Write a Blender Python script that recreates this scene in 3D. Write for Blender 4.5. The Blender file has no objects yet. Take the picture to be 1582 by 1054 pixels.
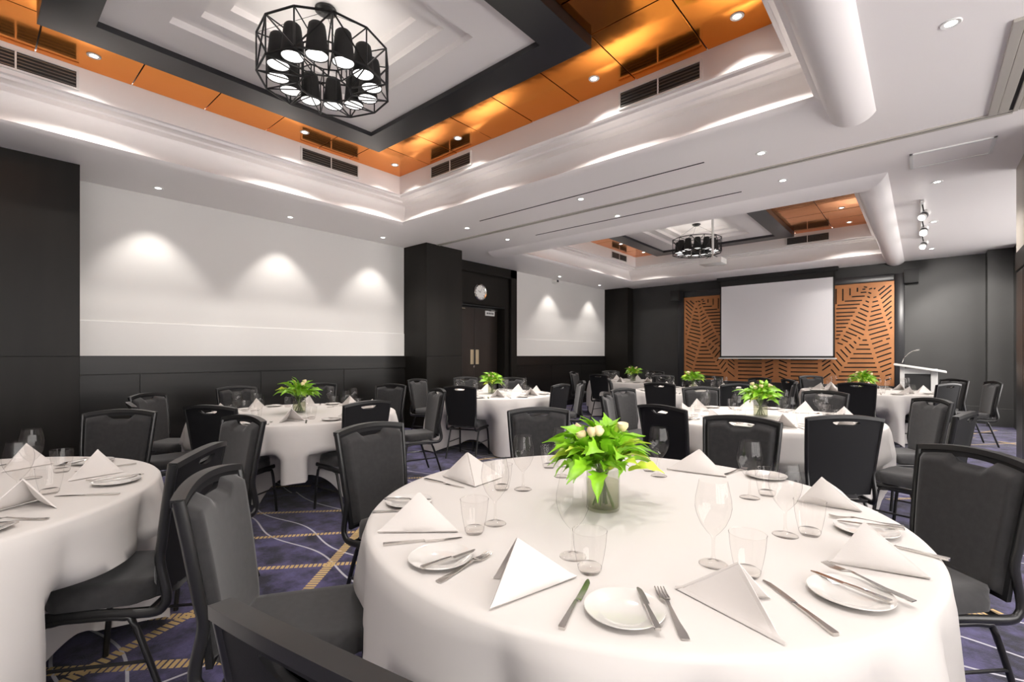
import bpy, bmesh, math, random
from mathutils import Vector, Matrix
S = bpy.context.scene
C = bpy.context.collection
PI = math.pi
rnd = random.Random(7)

# ---------------------------------------------------------------- camera, world, exposure
CH, FPX, HY, TH = 1.32, 732.2, 550.2, 0.7135
cam = bpy.data.cameras.new('camera'); cam.sensor_width = 36; cam.lens = FPX / 1582 * 36
cam.shift_y = (HY - 527) / 1582; cam.clip_start = 0.05
co = bpy.data.objects.new('camera', cam); C.objects.link(co)
co.location = (0, 0, CH); co.rotation_euler = (PI / 2, 0, TH); S.camera = co
wd = bpy.data.worlds.new('world'); S.world = wd; wd.use_nodes = True
wd.node_tree.nodes['Background'].inputs[0].default_value = (1.0, 0.965, 0.95, 1)
wd.node_tree.nodes['Background'].inputs[1].default_value = 5.0
S.view_settings.view_transform = 'Standard'; S.view_settings.look = 'None'
S.view_settings.exposure = 0.46; S.view_settings.gamma = 1.0; S.view_settings.use_curve_mapping = False
S.cycles.use_denoising = True
S.cycles.max_bounces = 10; S.cycles.diffuse_bounces = 5; S.cycles.glossy_bounces = 4
S.cycles.transparent_max_bounces = 40; S.cycles.sample_clamp_indirect = 6; S.cycles.use_light_tree = True
P_SOFFIT, P_WALL, P_COPPER, P_REAR = 88, 46, 62, 34
LC = (1.0, 0.945, 0.89)

def spot(loc, power, size=110, blend=.7, color=LC, rad=.04, target=None):
    l = bpy.data.lights.new('spot', 'SPOT'); l.energy = power; l.color = color
    l.spot_size = math.radians(size); l.spot_blend = blend; l.shadow_soft_size = rad
    o = bpy.data.objects.new('spot', l); C.objects.link(o); o.location = loc
    if target is not None:
        o.rotation_euler = (Vector(target) - Vector(loc)).to_track_quat('-Z', 'Y').to_euler()
    return o

FW = Vector((-math.sin(TH), math.cos(TH))); RT = Vector((math.cos(TH), math.sin(TH)))
def at(px, py, z):
    """point of the photograph on the horizontal plane z"""
    d = (CH - z) * FPX / (py - HY); p = d * (FW + (px - 791) / FPX * RT)
    return Vector((p.x, p.y, z))

# ---------------------------------------------------------------- materials
def inp(b, n, v):
    if n in b.inputs: b.inputs[n].default_value = v
def mat(name, col, rough=.5, metal=0, spec=.5, noise=None, bump=None, emis=None, sheen=0, coat=0):
    m = bpy.data.materials.new(name); m.use_nodes = True; nt = m.node_tree; b = nt.nodes['Principled BSDF']
    c = tuple(col) + (1,)
    inp(b, 'Base Color', c); inp(b, 'Roughness', rough); inp(b, 'Metallic', metal); inp(b, 'Specular IOR Level', spec)
    inp(b, 'Sheen Weight', sheen); inp(b, 'Coat Weight', coat)
    tc = nt.nodes.new('ShaderNodeTexCoord')
    if noise:
        sc, amt = noise[:2]
        n = nt.nodes.new('ShaderNodeTexNoise'); n.inputs['Scale'].default_value = sc; n.inputs['Detail'].default_value = 5
        if len(noise) > 2:
            mp = nt.nodes.new('ShaderNodeMapping'); mp.inputs['Scale'].default_value = noise[2]
            nt.links.new(tc.outputs['Object'], mp.inputs[0]); nt.links.new(mp.outputs[0], n.inputs['Vector'])
        else: nt.links.new(tc.outputs['Object'], n.inputs['Vector'])
        r = nt.nodes.new('ShaderNodeValToRGB')
        r.color_ramp.elements[0].position = .3; r.color_ramp.elements[1].position = .7
        r.color_ramp.elements[0].color = tuple(max(0, x * (1 - amt)) for x in col) + (1,)
        r.color_ramp.elements[1].color = tuple(min(1, x * (1 + amt)) for x in col) + (1,)
        nt.links.new(n.outputs['Fac'], r.inputs[0]); nt.links.new(r.outputs[0], b.inputs['Base Color'])
    if bump:
        n2 = nt.nodes.new('ShaderNodeTexNoise'); n2.inputs['Scale'].default_value = bump[0]; n2.inputs['Detail'].default_value = 3
        nt.links.new(tc.outputs['Object'], n2.inputs['Vector'])
        bp = nt.nodes.new('ShaderNodeBump'); bp.inputs['Strength'].default_value = bump[1]; bp.inputs['Distance'].default_value = bump[2] if len(bump) > 2 else .002
        nt.links.new(n2.outputs['Fac'], bp.inputs['Height']); nt.links.new(bp.outputs[0], b.inputs['Normal'])
    if emis:
        inp(b, 'Emission Color', tuple(emis[0]) + (1,)); inp(b, 'Emission Strength', emis[1])
    return m

M = {}
M['ceil'] = mat('ceiling_paint', (.90, .865, .85), .45, bump=(9, .05))
M['wall'] = mat('white_wallpaper', (.67, .655, .635), .6, bump=(60, .06))
M['band'] = mat('white_wall_rail', (.70, .687, .667), .5)
M['dark'] = mat('dark_stained_timber', (.010, .0088, .0072), .4, spec=.2, noise=(3, .35, (1, 1, .15)))
M['darker'] = mat('dark_timber_dado', (.010, .0092, .0084), .34, spec=.35, noise=(4, .4, (.2, .2, 2)))
M['blackmat'] = mat('matt_black', (.008, .008, .008), .6)
M['beam'] = mat('satin_black_beam', (.022, .022, .024), .28)
M['back'] = mat('charcoal_wall_paint', (.030, .030, .029), .5, noise=(2, .1))
M['copper'] = mat('polished_copper', (.93, .32, .04), .12, 1, bump=(1.6, .35, .02))
M['cut_copper'] = mat('copper_laminate', (.46, .20, .078), .42, .35, noise=(3, .12))
M['cloth'] = mat('white_linen', (.565, .54, .518), .8, spec=.2, bump=(7, .3, .006))
M['napkin'] = mat('napkin_linen', (.56, .528, .505), .8, spec=.2, bump=(260, .15, .001))
M['pad'] = mat('charcoal_fabric', (.023, .0223, .023), .85, spec=.25, sheen=.25, noise=(40, .18), bump=(400, .3, .001))
M['shell'] = mat('black_fabric_back', (.009, .009, .010), .7, spec=.25, bump=(300, .2, .001))
M['rim'] = mat('black_rim_vinyl', (.015, .0147, .0145), .38, spec=.5)
M['frame'] = mat('black_powder_steel', (.012, .012, .012), .3)
M['steel'] = mat('polished_steel', (.62, .60, .57), .16, 1)
M['alu'] = mat('anodised_aluminium', (.55, .52, .47), .4, .3)
M['silver'] = mat('silver_laminate', (.62, .62, .60), .4, .2)
M['white'] = mat('white_plastic', (.82, .82, .80), .35)
M['china'] = mat('white_china', (.60, .58, .555), .12, coat=.4)
M['screen'] = mat('projection_fabric', (.74, .73, .75), .75)
M['grid'] = mat('vent_dark', (.015, .015, .015), .6)
M['slat'] = mat('vent_slat', (.18, .18, .17), .4, .6)
M['lamp'] = mat('lamp_lens', (1, 1, 1), .4, emis=((1, .95, .88), 14))
M['added_uplight'] = mat('added_uplight_glow', (1, 1, 1), .4, emis=((1, .94, .86), 15))  # glow added to throw light upward from the chandelier shades
M['diff'] = mat('shade_diffuser', (1, 1, 1), .4, emis=((1, .96, .92), 1.6))
M['leaf'] = mat('leaf_green', (.20, .43, .015), .42, noise=(14, .45))
M['leafy'] = mat('leaf_yellow', (.46, .58, .05), .45, noise=(16, .3))
M['stem'] = mat('stem_green', (.10, .16, .03), .5)
M['petal'] = mat('cream_petal', (.86, .68, .42), .6)
M['door'] = mat('dark_brown_door', (.022, .0165, .0135), .3, noise=(3, .3, (1, 1, .1)))
M['brass'] = mat('satin_brass', (.62, .55, .38), .3, .8)
M['brick'] = mat('beige_bulkhead', (.45, .41, .36), .5)
M['ink'] = mat('black_ink', (.02, .02, .02), .6)

def glass_mat(name, tint, edge, gl=.0):
    m = bpy.data.materials.new(name); m.use_nodes = True; nt = m.node_tree; nt.nodes.clear()
    o = nt.nodes.new('ShaderNodeOutputMaterial'); t = nt.nodes.new('ShaderNodeBsdfTransparent'); g = nt.nodes.new('ShaderNodeBsdfGlossy')
    g.inputs['Roughness'].default_value = .02
    lw = nt.nodes.new('ShaderNodeLayerWeight'); lw.inputs['Blend'].default_value = .5
    r = nt.nodes.new('ShaderNodeValToRGB'); e = r.color_ramp.elements
    e[0].position = .80; e[0].color = tint + (1,); e[1].position = 1.0; e[1].color = edge + (1,); q_ = e.new(.87); q_.color = tuple(.66 * x for x in tint) + (1,)
    fr = nt.nodes.new('ShaderNodeMath'); fr.operation = 'POWER'; fr.inputs[1].default_value = 6; nt.links.new(lw.outputs['Facing'], fr.inputs[0])
    ad = nt.nodes.new('ShaderNodeMath'); ad.operation = 'MULTIPLY_ADD'; ad.inputs[1].default_value = .35; ad.inputs[2].default_value = .035 + gl; ad.use_clamp = True
    mx = nt.nodes.new('ShaderNodeMixShader')
    nt.links.new(lw.outputs['Facing'], r.inputs[0]); nt.links.new(r.outputs[0], t.inputs['Color'])
    nt.links.new(fr.outputs[0], ad.inputs[0]); nt.links.new(ad.outputs[0], mx.inputs[0])
    nt.links.new(t.outputs[0], mx.inputs[1]); nt.links.new(g.outputs[0], mx.inputs[2]); nt.links.new(mx.outputs[0], o.inputs[0])
    return m
M['glass'] = glass_mat('clear_thin_glass', (.985, .98, .975), (.10, .09, .085), .0)
M['vase'] = glass_mat('vase_glass', (.90, .91, .88), (.35, .36, .32), .02)
M['water'] = glass_mat('vase_water', (.88, .88, .78), (.42, .42, .28))

def carpet():
    m = bpy.data.materials.new('patterned_carpet'); m.use_nodes = True; nt = m.node_tree; b = nt.nodes['Principled BSDF']
    L = nt.links.new; N = nt.nodes.new
    inp(b, 'Roughness', .95); inp(b, 'Specular IOR Level', .1); inp(b, 'Sheen Weight', .2)
    tc = N('ShaderNodeTexCoord'); sep = N('ShaderNodeSeparateXYZ'); L(tc.outputs['Object'], sep.inputs[0])
    def mth(op, a, b2=None, c=None, clamp=False):
        n = N('ShaderNodeMath'); n.operation = op; n.use_clamp = clamp
        for i, v in enumerate((a, b2, c)):
            if v is None: continue
            if isinstance(v, (int, float)): n.inputs[i].default_value = v
            else: L(v, n.inputs[i])
        return n.outputs[0]
    def wrap(v, lo, hi): return mth('WRAP', v, hi, lo)
    T = 4.2
    X = wrap(sep.outputs[0], -4.6, -4.6 + T); Y = wrap(sep.outputs[1], -.4, -.4 + T)
    # gold dashed bands: (x0,y0,x1,y1,halfwidth)
    segs = [(-2.50, 1.12, -3.30, 2.06, .030), (-3.20, 1.10, -2.55, 1.84, .022), (-3.75, 1.27, -3.1, 2.06, .022), (-4.45, 1.36, -3.55, 2.32, .022),
            (-2.62, .25, -2.87, .86, .030), (-2.95, .03, -2.2, .83, .030), (-3.0, .55, -2.72, .86, .026),
            (-2.6, 3.3, -1.9, 3.75, .03), (-3.6, 2.7, -3.2, 3.6, .025), (-4.4, 2.9, -3.9, 3.5, .025), (-1.7, .2, -.9, 1.1, .03), (-1.5, 2.6, -.7, 3.0, .03),
            (-4.3, .0, -4.0, .9, .03), (-1.2, 1.6, -.5, 2.3, .025)]
    gold = None; dash = None
    def seg_mask(s):
        x0, y0, x1, y1, hw = s; ln = math.hypot(x1 - x0, y1 - y0); ux, uy = (x1 - x0) / ln, (y1 - y0) / ln
        dx = mth('SUBTRACT', X, x0); dy = mth('SUBTRACT', Y, y0)
        a = mth('MULTIPLY_ADD', dx, ux, mth('MULTIPLY', dy, uy)); p = mth('MULTIPLY_ADD', dx, -uy, mth('MULTIPLY', dy, ux))
        m1 = mth('LESS_THAN', mth('ABSOLUTE', mth('SUBTRACT', a, ln / 2)), ln / 2); m2 = mth('LESS_THAN', mth('ABSOLUTE', p), hw)
        d = mth('GREATER_THAN', mth('FRACT', mth('MULTIPLY', a, 36)), .30)
        return mth('MULTIPLY', mth('MULTIPLY', m1, m2), d)
    for s in segs:
        v = seg_mask(s); gold = v if gold is None else mth('MAXIMUM', gold, v)
    # pale vine lines drawn by pairs of crossing sine waves
    line = None
    for (ang, off, per, amp) in ((.02, 1.58, 1.1, .09), (.02, 1.76, 1.1, -.09), (.0, 2.10, 1.3, .08), (.05, .42, 1.2, .10), (.05, .55, 1.2, -.1), (-.02, 2.75, 1.3, .12), (-.02, 2.95, 1.3, -.1), (.03, 3.5, 1.4, .1), (1.2, -1.0, 1.5, .1), (1.3, 2.4, 1.5, .1)):
        ca, sa = math.cos(ang), math.sin(ang)
        a = mth('MULTIPLY_ADD', X, ca, mth('MULTIPLY', Y, sa)); p = mth('MULTIPLY_ADD', X, -sa, mth('MULTIPLY', Y, ca))
        w = mth('MULTIPLY', mth('SINE', mth('MULTIPLY', a, 2 * PI / per)), amp * .45)
        v = mth('LESS_THAN', mth('ABSOLUTE', mth('SUBTRACT', mth('SUBTRACT', p, off), w)), .0065)
        line = v if line is None else mth('MAXIMUM', line, v)
    n1 = N('ShaderNodeTexNoise'); n1.inputs['Scale'].default_value = 5; n1.inputs['Roughness'].default_value = .68; n1.inputs['Detail'].default_value = 8; L(tc.outputs['Object'], n1.inputs['Vector'])
    r = N('ShaderNodeValToRGB'); e = r.color_ramp.elements
    e[0].position = .40; e[0].color = (.010, .009, .022, 1); e[1].position = .60; e[1].color = (.078, .068, .165, 1)
    L(n1.outputs['Fac'], r.inputs[0])
    n3 = N('ShaderNodeTexNoise'); n3.inputs['Scale'].default_value = 160; L(tc.outputs['Object'], n3.inputs['Vector'])
    def mix(f, a, c):
        n = N('ShaderNodeMix'); n.data_type = 'RGBA'; L(f, n.inputs[0])
        if isinstance(a, tuple): n.inputs[6].default_value = a
        else: L(a, n.inputs[6])
        if isinstance(c, tuple): n.inputs[7].default_value = c
        else: L(c, n.inputs[7])
        return n.outputs[2]
    c = mix(line, r.outputs[0], (.46, .45, .50, 1)); c = mix(gold, c, (.52, .36, .15, 1)); L(c, b.inputs['Base Color'])
    bp = N('ShaderNodeBump'); bp.inputs['Strength'].default_value = .5; bp.inputs['Distance'].default_value = .004
    L(n3.outputs['Fac'], bp.inputs['Height']); L(bp.outputs[0], b.inputs['Normal'])
    return m
M['carpet'] = carpet()

# ---------------------------------------------------------------- mesh helpers
def add_box(bm, x0, x1, y0, y1, z0, z1, bev=0, mtx=None):
    r = bmesh.ops.create_cube(bm, size=1); vs = r['verts']
    for v in vs:
        v.co = Vector(((x0 + x1) / 2 + v.co.x * (x1 - x0), (y0 + y1) / 2 + v.co.y * (y1 - y0), (z0 + z1) / 2 + v.co.z * (z1 - z0)))
    if bev:
        es = list({e for v in vs for e in v.link_edges})
        rr = bmesh.ops.bevel(bm, geom=es, offset=bev, segments=2, affect='EDGES', profile=.6)
        vs = list({v for f in rr['faces'] for v in f.verts} | {v for v in vs if v.is_valid})
    if mtx is not None:
        for v in vs: v.co = mtx @ v.co
    return vs
def box(*a, bev=0, mtx=None):
    bm = bmesh.new(); add_box(bm, *a, bev=bev, mtx=mtx); return bm
def add_lathe(bm, prof, n=24, c=(0, 0, 0), close=False):
    rings = []
    for (r, z) in prof:
        if r < 1e-5: rings.append([bm.verts.new((c[0], c[1], c[2] + z))])
        else: rings.append([bm.verts.new((c[0] + r * math.cos(2 * PI * i / n), c[1] + r * math.sin(2 * PI * i / n), c[2] + z)) for i in range(n)])
    for a, b in zip(rings, rings[1:]):
        for i in range(n):
            j = (i + 1) % n
            if len(a) == 1 and len(b) == 1: continue
            if len(a) == 1: bm.faces.new((a[0], b[j], b[i]))
            elif len(b) == 1: bm.faces.new((a[i], a[j], b[0]))
            else: bm.faces.new((a[i], a[j], b[j], b[i]))
    return bm
def lathe(prof, n=24, c=(0, 0, 0)): return add_lathe(bmesh.new(), prof, n, c)
def add_tube(bm, pts, r, n=8, flat=None, up=None):
    """tube along pts; flat=(a,b) makes an elliptical/rectangular section"""
    pts = [Vector(p) for p in pts]; rings = []
    for i, p in enumerate(pts):
        t = (pts[min(i + 1, len(pts) - 1)] - pts[max(i - 1, 0)]).normalized()
        u = Vector(up) if up else (Vector((0, 0, 1)) if abs(t.z) < .9 else Vector((1, 0, 0)))
        s = t.cross(u).normalized(); w = s.cross(t).normalized()
        rr = r[i] if isinstance(r, (list, tuple)) else r
        a, b = flat if flat else (rr, rr)
        rings.append([bm.verts.new(p + s * a * math.cos(2 * PI * (k + .5) / n) + w * b * math.sin(2 * PI * (k + .5) / n)) for k in range(n)])
    for a, b in zip(rings, rings[1:]):
        for k in range(n): bm.faces.new((a[k], a[(k + 1) % n], b[(k + 1) % n], b[k]))
    bm.faces.new(rings[0][::-1]); bm.faces.new(rings[-1])
    return bm
def tube(pts, r, n=8, flat=None, up=None): return add_tube(bmesh.new(), pts, r, n, flat, up)
def smooth_path(pts, k=6):
    """Catmull-Rom"""
    P = [Vector(p) for p in pts]; P = [2 * P[0] - P[1]] + P + [2 * P[-1] - P[-2]]; out = []
    for i in range(1, len(P) - 2):
        a, b, c, d = P[i - 1:i + 3]
        for j in range(k):
            t = j / k
            out.append(.5 * ((2 * b) + (c - a) * t + (2 * a - 5 * b + 4 * c - d) * t * t + (3 * b - a - 3 * c + d) * t ** 3))
    return out + [P[-2]]
def add_prism(bm, poly, y0, y1, mtx=None):
    """poly in (x,z) extruded over y"""
    a = [bm.verts.new((x, y0, z)) for x, z in poly]; b = [bm.verts.new((x, y1, z)) for x, z in poly]; n = len(poly)
    bm.faces.new(a); bm.faces.new(b[::-1])
    for i in range(n): bm.faces.new((a[i], b[i], b[(i + 1) % n], a[(i + 1) % n]))
    if mtx is not None:
        for v in a + b: v.co = mtx @ v.co
    return bm
def link(name, me, parent=None, loc=None, rz=0):
    o = bpy.data.objects.new(name, me); C.objects.link(o)
    if parent: o.parent = parent
    if loc is not None: o.location = loc
    if rz: o.rotation_euler = (0, 0, rz)
    return o
def mesh(name, bm, m, smooth=None):
    bmesh.ops.recalc_face_normals(bm, faces=bm.faces)
    me = bpy.data.meshes.new(name); bm.to_mesh(me); bm.free(); me.materials.append(M[m])
    if smooth:
        for p in me.polygons: p.use_smooth = True
        if smooth < 180: me.set_sharp_from_angle(angle=math.radians(smooth))
    return me
def obj(name, bm, m, parent=None, smooth=None, loc=None, rz=0):
    return link(name, mesh(name, bm, m, smooth), parent, loc, rz)
def tag(o, label, cat, group=None):
    o['label'] = label; o['category'] = cat
    if group: o['group'] = group
    return o
def thing(name, label, cat, loc=(0, 0, 0), rz=0, group=None):
    o = bpy.data.objects.new(name, None); C.objects.link(o); o.empty_display_size = .1
    o.location = loc; o.rotation_euler = (0, 0, rz)
    return tag(o, label, cat, group)
def struct(name, bm, m, parent=None, smooth=None):
    o = obj(name, bm, m, parent, smooth)
    if not parent: o['kind'] = 'structure'
    return o
def dup(root, loc, rz, label, group=None):
    r = root.copy(); C.objects.link(r); r.location = loc; r.rotation_euler = (0, 0, rz); r['label'] = label
    if group: r['group'] = group
    for ch in list(root.children):
        c = ch.copy(); C.objects.link(c); c.parent = r
        for g in ch.children:
            d = g.copy(); C.objects.link(d); d.parent = c
    return r

# ---------------------------------------------------------------- room shell
H = 3.32; XL = -7.25; YB = 13.0; YR = -4.2; XR = 3.4
struct('floor', box(XL - .4, XR + .3, YR, YB + .2, -.12, 0), 'carpet')

# ceiling with two coffers
TR1 = (-6.12, -.70, -.66, 4.46); TR2 = (-6.10, 7.10, -.60, 12.18)
PROF = [(.37, 3.32), (.33, 3.3205), (.27, 3.324), (.20, 3.332), (.13, 3.345), (.07, 3.363), (.02, 3.388), (0, 3.405), (.012, 3.412),
        (.06, 3.45), (.12, 3.51), (.17, 3.58), (.205, 3.65), (.215, 3.70), (.205, 3.735), (.16, 3.745), (.10, 3.742), (.10, 3.722), (.03, 3.718), (.02, 3.735),
        (-.03, 3.742), (-.07, 3.738), (-.09, 3.725), (-.13, 3.722), (-.14, 3.745), (-.17, 3.752), (-.17, 4.03)]
bm = bmesh.new()
def rect(t, o): return (t[0] - o, t[1] - o, t[2] + o, t[3] + o)
ZR = H
xs = [XL - .4, -6.49, -6.47, -.29, -.23, XR + .3]
def plate(bm, x0, y0, x1, y1, z):
    bm.faces.new([bm.verts.new(p) for p in ((x0, y0, z), (x0, y1, z), (x1, y1, z), (x1, y0, z))])
r1, r2 = rect(TR1, .37), rect(TR2, .37)
for z in (H,):
    plate(bm, XL - .4, YR, XR + .3, r1[1], z)
    plate(bm, XL - .4, r1[1], r1[0], r1[3], z); plate(bm, r1[2], r1[1], XR + .3, r1[3], z)
    plate(bm, XL - .4, r1[3], XR + .3, r2[1], z)
    plate(bm, XL - .4, r2[1], r2[0], r2[3], z); plate(bm, r2[2], r2[1], XR + .3, r2[3], z)
    plate(bm, XL - .4, r2[3], XR + .3, YB + .2, z)
for t in (TR1, TR2):
    loops = []
    for o, z in PROF:
        x0, y0, x1, y1 = rect(t, o); loops.append([bm.verts.new(p) for p in ((x0, y0, z), (x1, y0, z), (x1, y1, z), (x0, y1, z))])
    for a, b in zip(loops, loops[1:]):
        for i in range(4): bm.faces.new((a[i], a[(i + 1) % 4], b[(i + 1) % 4], b[i]))
    # slab over the coffer
    
plate(bm, XL - .5, YR, XR + .4, YB + .3, 4.4)
ceiling = struct('ceiling', bm, 'ceil', smooth=35)

BEAM = [(-5.24, .37, -2.11, 3.46), (-5.24, 8.70, -2.11, 11.83)]
def coffer(bi, xl, yl, t):
    bx0, by0, bx1, by1 = BEAM[bi]; x0, y0, x1, y1 = rect(t, -.17)
    # polished copper panels, each its own piece with an open joint
    for i in range(len(xl) - 1):
        for j in range(len(yl) - 1):
            a, b, c, d = xl[i], xl[i + 1], yl[j], yl[j + 1]
            if a > bx0 - .02 and b < bx1 + .02 and c > by0 - .02 and d < by1 + .02: continue
            zt = rnd.uniform(-.003, .003); zs = rnd.uniform(-.003, .003); g = .004
            bmp = bmesh.new(); add_box(bmp, a + .005, b - .005, c + .005, d - .005, 4.016, 4.03, bev=.002)
            mx, my = (a + b) / 2, (c + d) / 2
            for v in bmp.verts: v.co.z += (v.co.x - mx) * zt * 2 + (v.co.y - my) * zs * 2
            obj('panel', bmp, 'copper', ceiling)
    o = struct('trim_%d' % (bi * 3 + 1), box(bx0 - .05, bx1 + .05, by0 - .05, by1 + .05, 4.19, 4.21), 'blackmat')
    # black square beam
    w = .31; bm = bmesh.new()
    def ring(q, w, z0, z1):
        X0, Y0, X1, Y1 = q
        o = [(X0, Y0), (X1, Y0), (X1, Y1), (X0, Y1)]; i_ = [(X0 + w, Y0 + w), (X1 - w, Y0 + w), (X1 - w, Y1 - w), (X0 + w, Y1 - w)]
        vo = [[bm.verts.new((x, y, z)) for x, y in o] for z in (z0, z1)]; vi = [[bm.verts.new((x, y, z)) for x, y in i_] for z in (z0, z1)]
        for k in range(4):
            n = (k + 1) % 4
            bm.faces.new((vo[0][k], vo[0][n], vi[0][n], vi[0][k])); bm.faces.new((vo[1][k], vi[1][k], vi[1][n], vo[1][n]))
            bm.faces.new((vo[0][k], vo[1][k], vo[1][n], vo[0][n])); bm.faces.new((vi[0][k], vi[0][n], vi[1][n], vi[1][k]))
    ring((bx0, by0, bx1, by1), w, 3.92, 4.045)
    struct('trim_%d' % (bi * 3 + 2), bm, 'beam'); bm = bmesh.new()
    for q in ((x0 - .02, bx0 + .2, y0 - .02, y1 + .02), (bx1 - .2, x1 + .02, y0 - .02, y1 + .02), (bx0, bx1, y0 - .02, by0 + .2), (bx0, bx1, by1 - .2, y1 + .02)): add_box(bm, *q, 4.047, 4.055)
    struct('trim_%d' % (bi + 20), bm, 'blackmat')
    # white stepped panel inside the beam
    cx, cy = (bx0 + bx1) / 2, (by0 + by1) / 2; bm = bmesh.new(); lo = []
    for h, z in ((1.27, 3.97), (.85, 3.97), (.85, 4.03), (.68, 4.03), (.68, 4.09), (.52, 4.09), (.52, 4.15)):
        lo.append([bm.verts.new((cx + sx * h, cy + sy * h, z)) for sx, sy in ((-1, -1), (1, -1), (1, 1), (-1, 1))])
    for a, b in zip(lo, lo[1:]):
        for k in range(4): bm.faces.new((a[k], a[(k + 1) % 4], b[(k + 1) % 4], b[k]))
    bm.faces.new(lo[-1])
    struct('trim_%d' % (bi * 3 + 3), bm, 'ceil')
coffer(0, [-5.95, -5.24, -4.67, -4.03, -3.39, -2.75, -2.11, -1.43, -.83], [-.53, -.19, .41, 1.09, 1.72, 2.36, 3.0, 3.44, 4.29], TR1)
coffer(1, [-5.93, -5.24, -4.67, -4.03, -3.39, -2.75, -2.11, -1.43, -.77], [7.27, 7.9, 8.66, 9.3, 9.93, 10.57, 11.2, 11.84, 12.01], TR2)

# half round bulkheads
def roll(name, x0, x1, y0, y1, zc, dip, alongx=False, mitre=0):
    bm = bmesh.new(); n = 20; A, B = [], []
    a0, a1 = (x0, x1) if not alongx else (y0, y1)
    c, r = (a0 + a1) / 2, (a1 - a0) / 2
    for k in range(n + 1):
        t = PI + PI * k / n; u = c + r * math.cos(t); z = zc + (dip) * math.sin(t)
        if alongx: A.append(bm.verts.new((x0, u, z))); B.append(bm.verts.new((x1 - (u - y0) * mitre, u, z)))
        else: A.append(bm.verts.new((u, y0 + (x1 - u) * mitre, z))); B.append(bm.verts.new((u, y1, z)))
    for k in range(n): bm.faces.new((A[k], A[k + 1], B[k + 1], B[k]))
    bm.faces.new(A); bm.faces.new(B[::-1]); bm.faces.new((A[0], B[0], B[-1], A[-1]))
    return struct(name, bm, 'ceil', smooth=50)
roll('trim_7', -.62, -.255, YR, 4.86, 3.41, .17)
roll('trim_8', -.62, -.255, 6.52, 12.98, 3.41, .17, False, .58 / .365)
roll('trim_9', -6.3, -.255, 6.52, 7.10, 3.41, .17, True, .365 / .58)

# walls
struct('wall_left', box(XL - .2, XL, YR, 6.17, 1.32, H), 'wall')
struct('wall_left_far', box(XL - .2, XL, 8.5, YB, 1.32, H), 'wall')
struct('trim_10', box(XL, XL + .012, .79, 5.32, 1.315, 1.73, bev=.004), 'band')
struct('trim_11', box(XL, XL + .012, 8.5, 12.62, 1.315, 1.73, bev=.004), 'band')
def dado(nm, y0, y1, seams):
    w = struct(nm, box(XL - .2, XL + .02, y0, y1, 0, 1.30), 'darker')
    ys = [y0] + seams + [y1]
    for a, b in zip(ys, ys[1:]): obj('panel', box(XL + .02, XL + .034, a + .003, b - .003, .14, 1.10, bev=.003), 'darker', w)
    obj('rail', box(XL + .02, XL + .045, y0, y1, 1.106, 1.322, bev=.003), 'darker', w)
    obj('skirting', box(XL + .02, XL + .05, y0, y1, .0, .13, bev=.004), 'dark', w)
dado('wall_left_dado', YR, 5.32, [-2.9, -1.5, 0.0, 1.4, 2.8, 4.1]); dado('wall_left_dado_far', 8.5, 12.65, [9.9, 11.3])
# dark columns
def column(nm, x1, y0, y1):
    w = struct(nm, box(XL - .1, x1, y0, y1, 0, H), 'dark')
    obj('panel', box(x1, x1 + .012, y0 + .002, y1 - .002, .14, 1.31, bev=.003), 'dark', w)
    obj('panel', box(x1, x1 + .010, y0 + .002, y1 - .002, 1.318, H - .01, bev=.003), 'dark', w)
column('column_near', -6.66, YR, .79); column('column_partition', -6.60, 5.32, 6.17); column('column_far', -6.50, 12.65, YB + .1)
# portal with double doors
struct('wall_door_head', box(XL - .2, XL, 6.17, 8.5, 2.42, H), 'dark')
struct('wall_door_side', box(XL - .2, XL, 8.15, 8.5, 0, 2.42), 'dark'); struct('wall_door_side_near', box(XL - .2, XL, 6.1, 6.6, 0, 2.42), 'dark')
struct('wall_door_recess', box(XL - .75, XL - .55, 6.1, 8.6, 0, H), 'blackmat')
bm = bmesh.new(); add_box(bm, XL, XL + .05, 8.27, 8.5, 0, H, bev=.01); add_box(bm, XL, XL + .05, 6.17, 8.5, 3.12, H, bev=.01)
add_box(bm, XL + .05, XL + .07, 8.27, 8.31, 0, 3.14, bev=.006); add_box(bm, XL + .05, XL + .07, 6.17, 8.31, 3.10, 3.14, bev=.006)
struct('trim_12', bm, 'dark')
struct('trim_13', box(XL - .32, XL, 6.6, 8.14, 2.40, 2.44), 'blackmat'); struct('trim_14', box(XL - .32, XL - .0, 8.12, 8.16, 0, 2.42), 'dark')
for k, (a, b) in enumerate(((6.64, 7.375), (7.385, 8.12))):
    d = struct('door_%d' % (k + 1), box(XL - .28, XL - .235, a, b, .01, 2.38, bev=.003), 'door')
    yy = 7.30 if k == 0 else 7.46
    obj('door_handle', box(XL - .235, XL - .225, yy - .045, yy + .045, 1.14, 1.46, bev=.003), 'brass', d)
    if k == 0: obj('door_lock', lathe([(0, -.004), (.022, -.004), (.022, .02), (0, .022)], 16), 'steel', d); l = d.children[-1]; l.location = (XL - .22, 7.33, 1.09); l.rotation_euler = (0, PI / 2, 0)
    obj('closer_arm', box(XL - .235, XL - .15, (7.95 if k else 6.9) - .12, (7.95 if k else 6.9) + .12, 2.33, 2.36, bev=.003), 'steel', d)
t = thing('door_sign', 'small white sign plate at the top of the right door leaf', 'sign', (XL - .22, 7.86, 2.29))
obj('plate', box(-.008, .004, -.15, .15, -.055, .055, bev=.002), 'white', t)
for k in range(4): obj('mark', box(.0045, .006, -.11 + k * .06, -.07 + k * .06, -.02, .02), 'ink', t)

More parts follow.
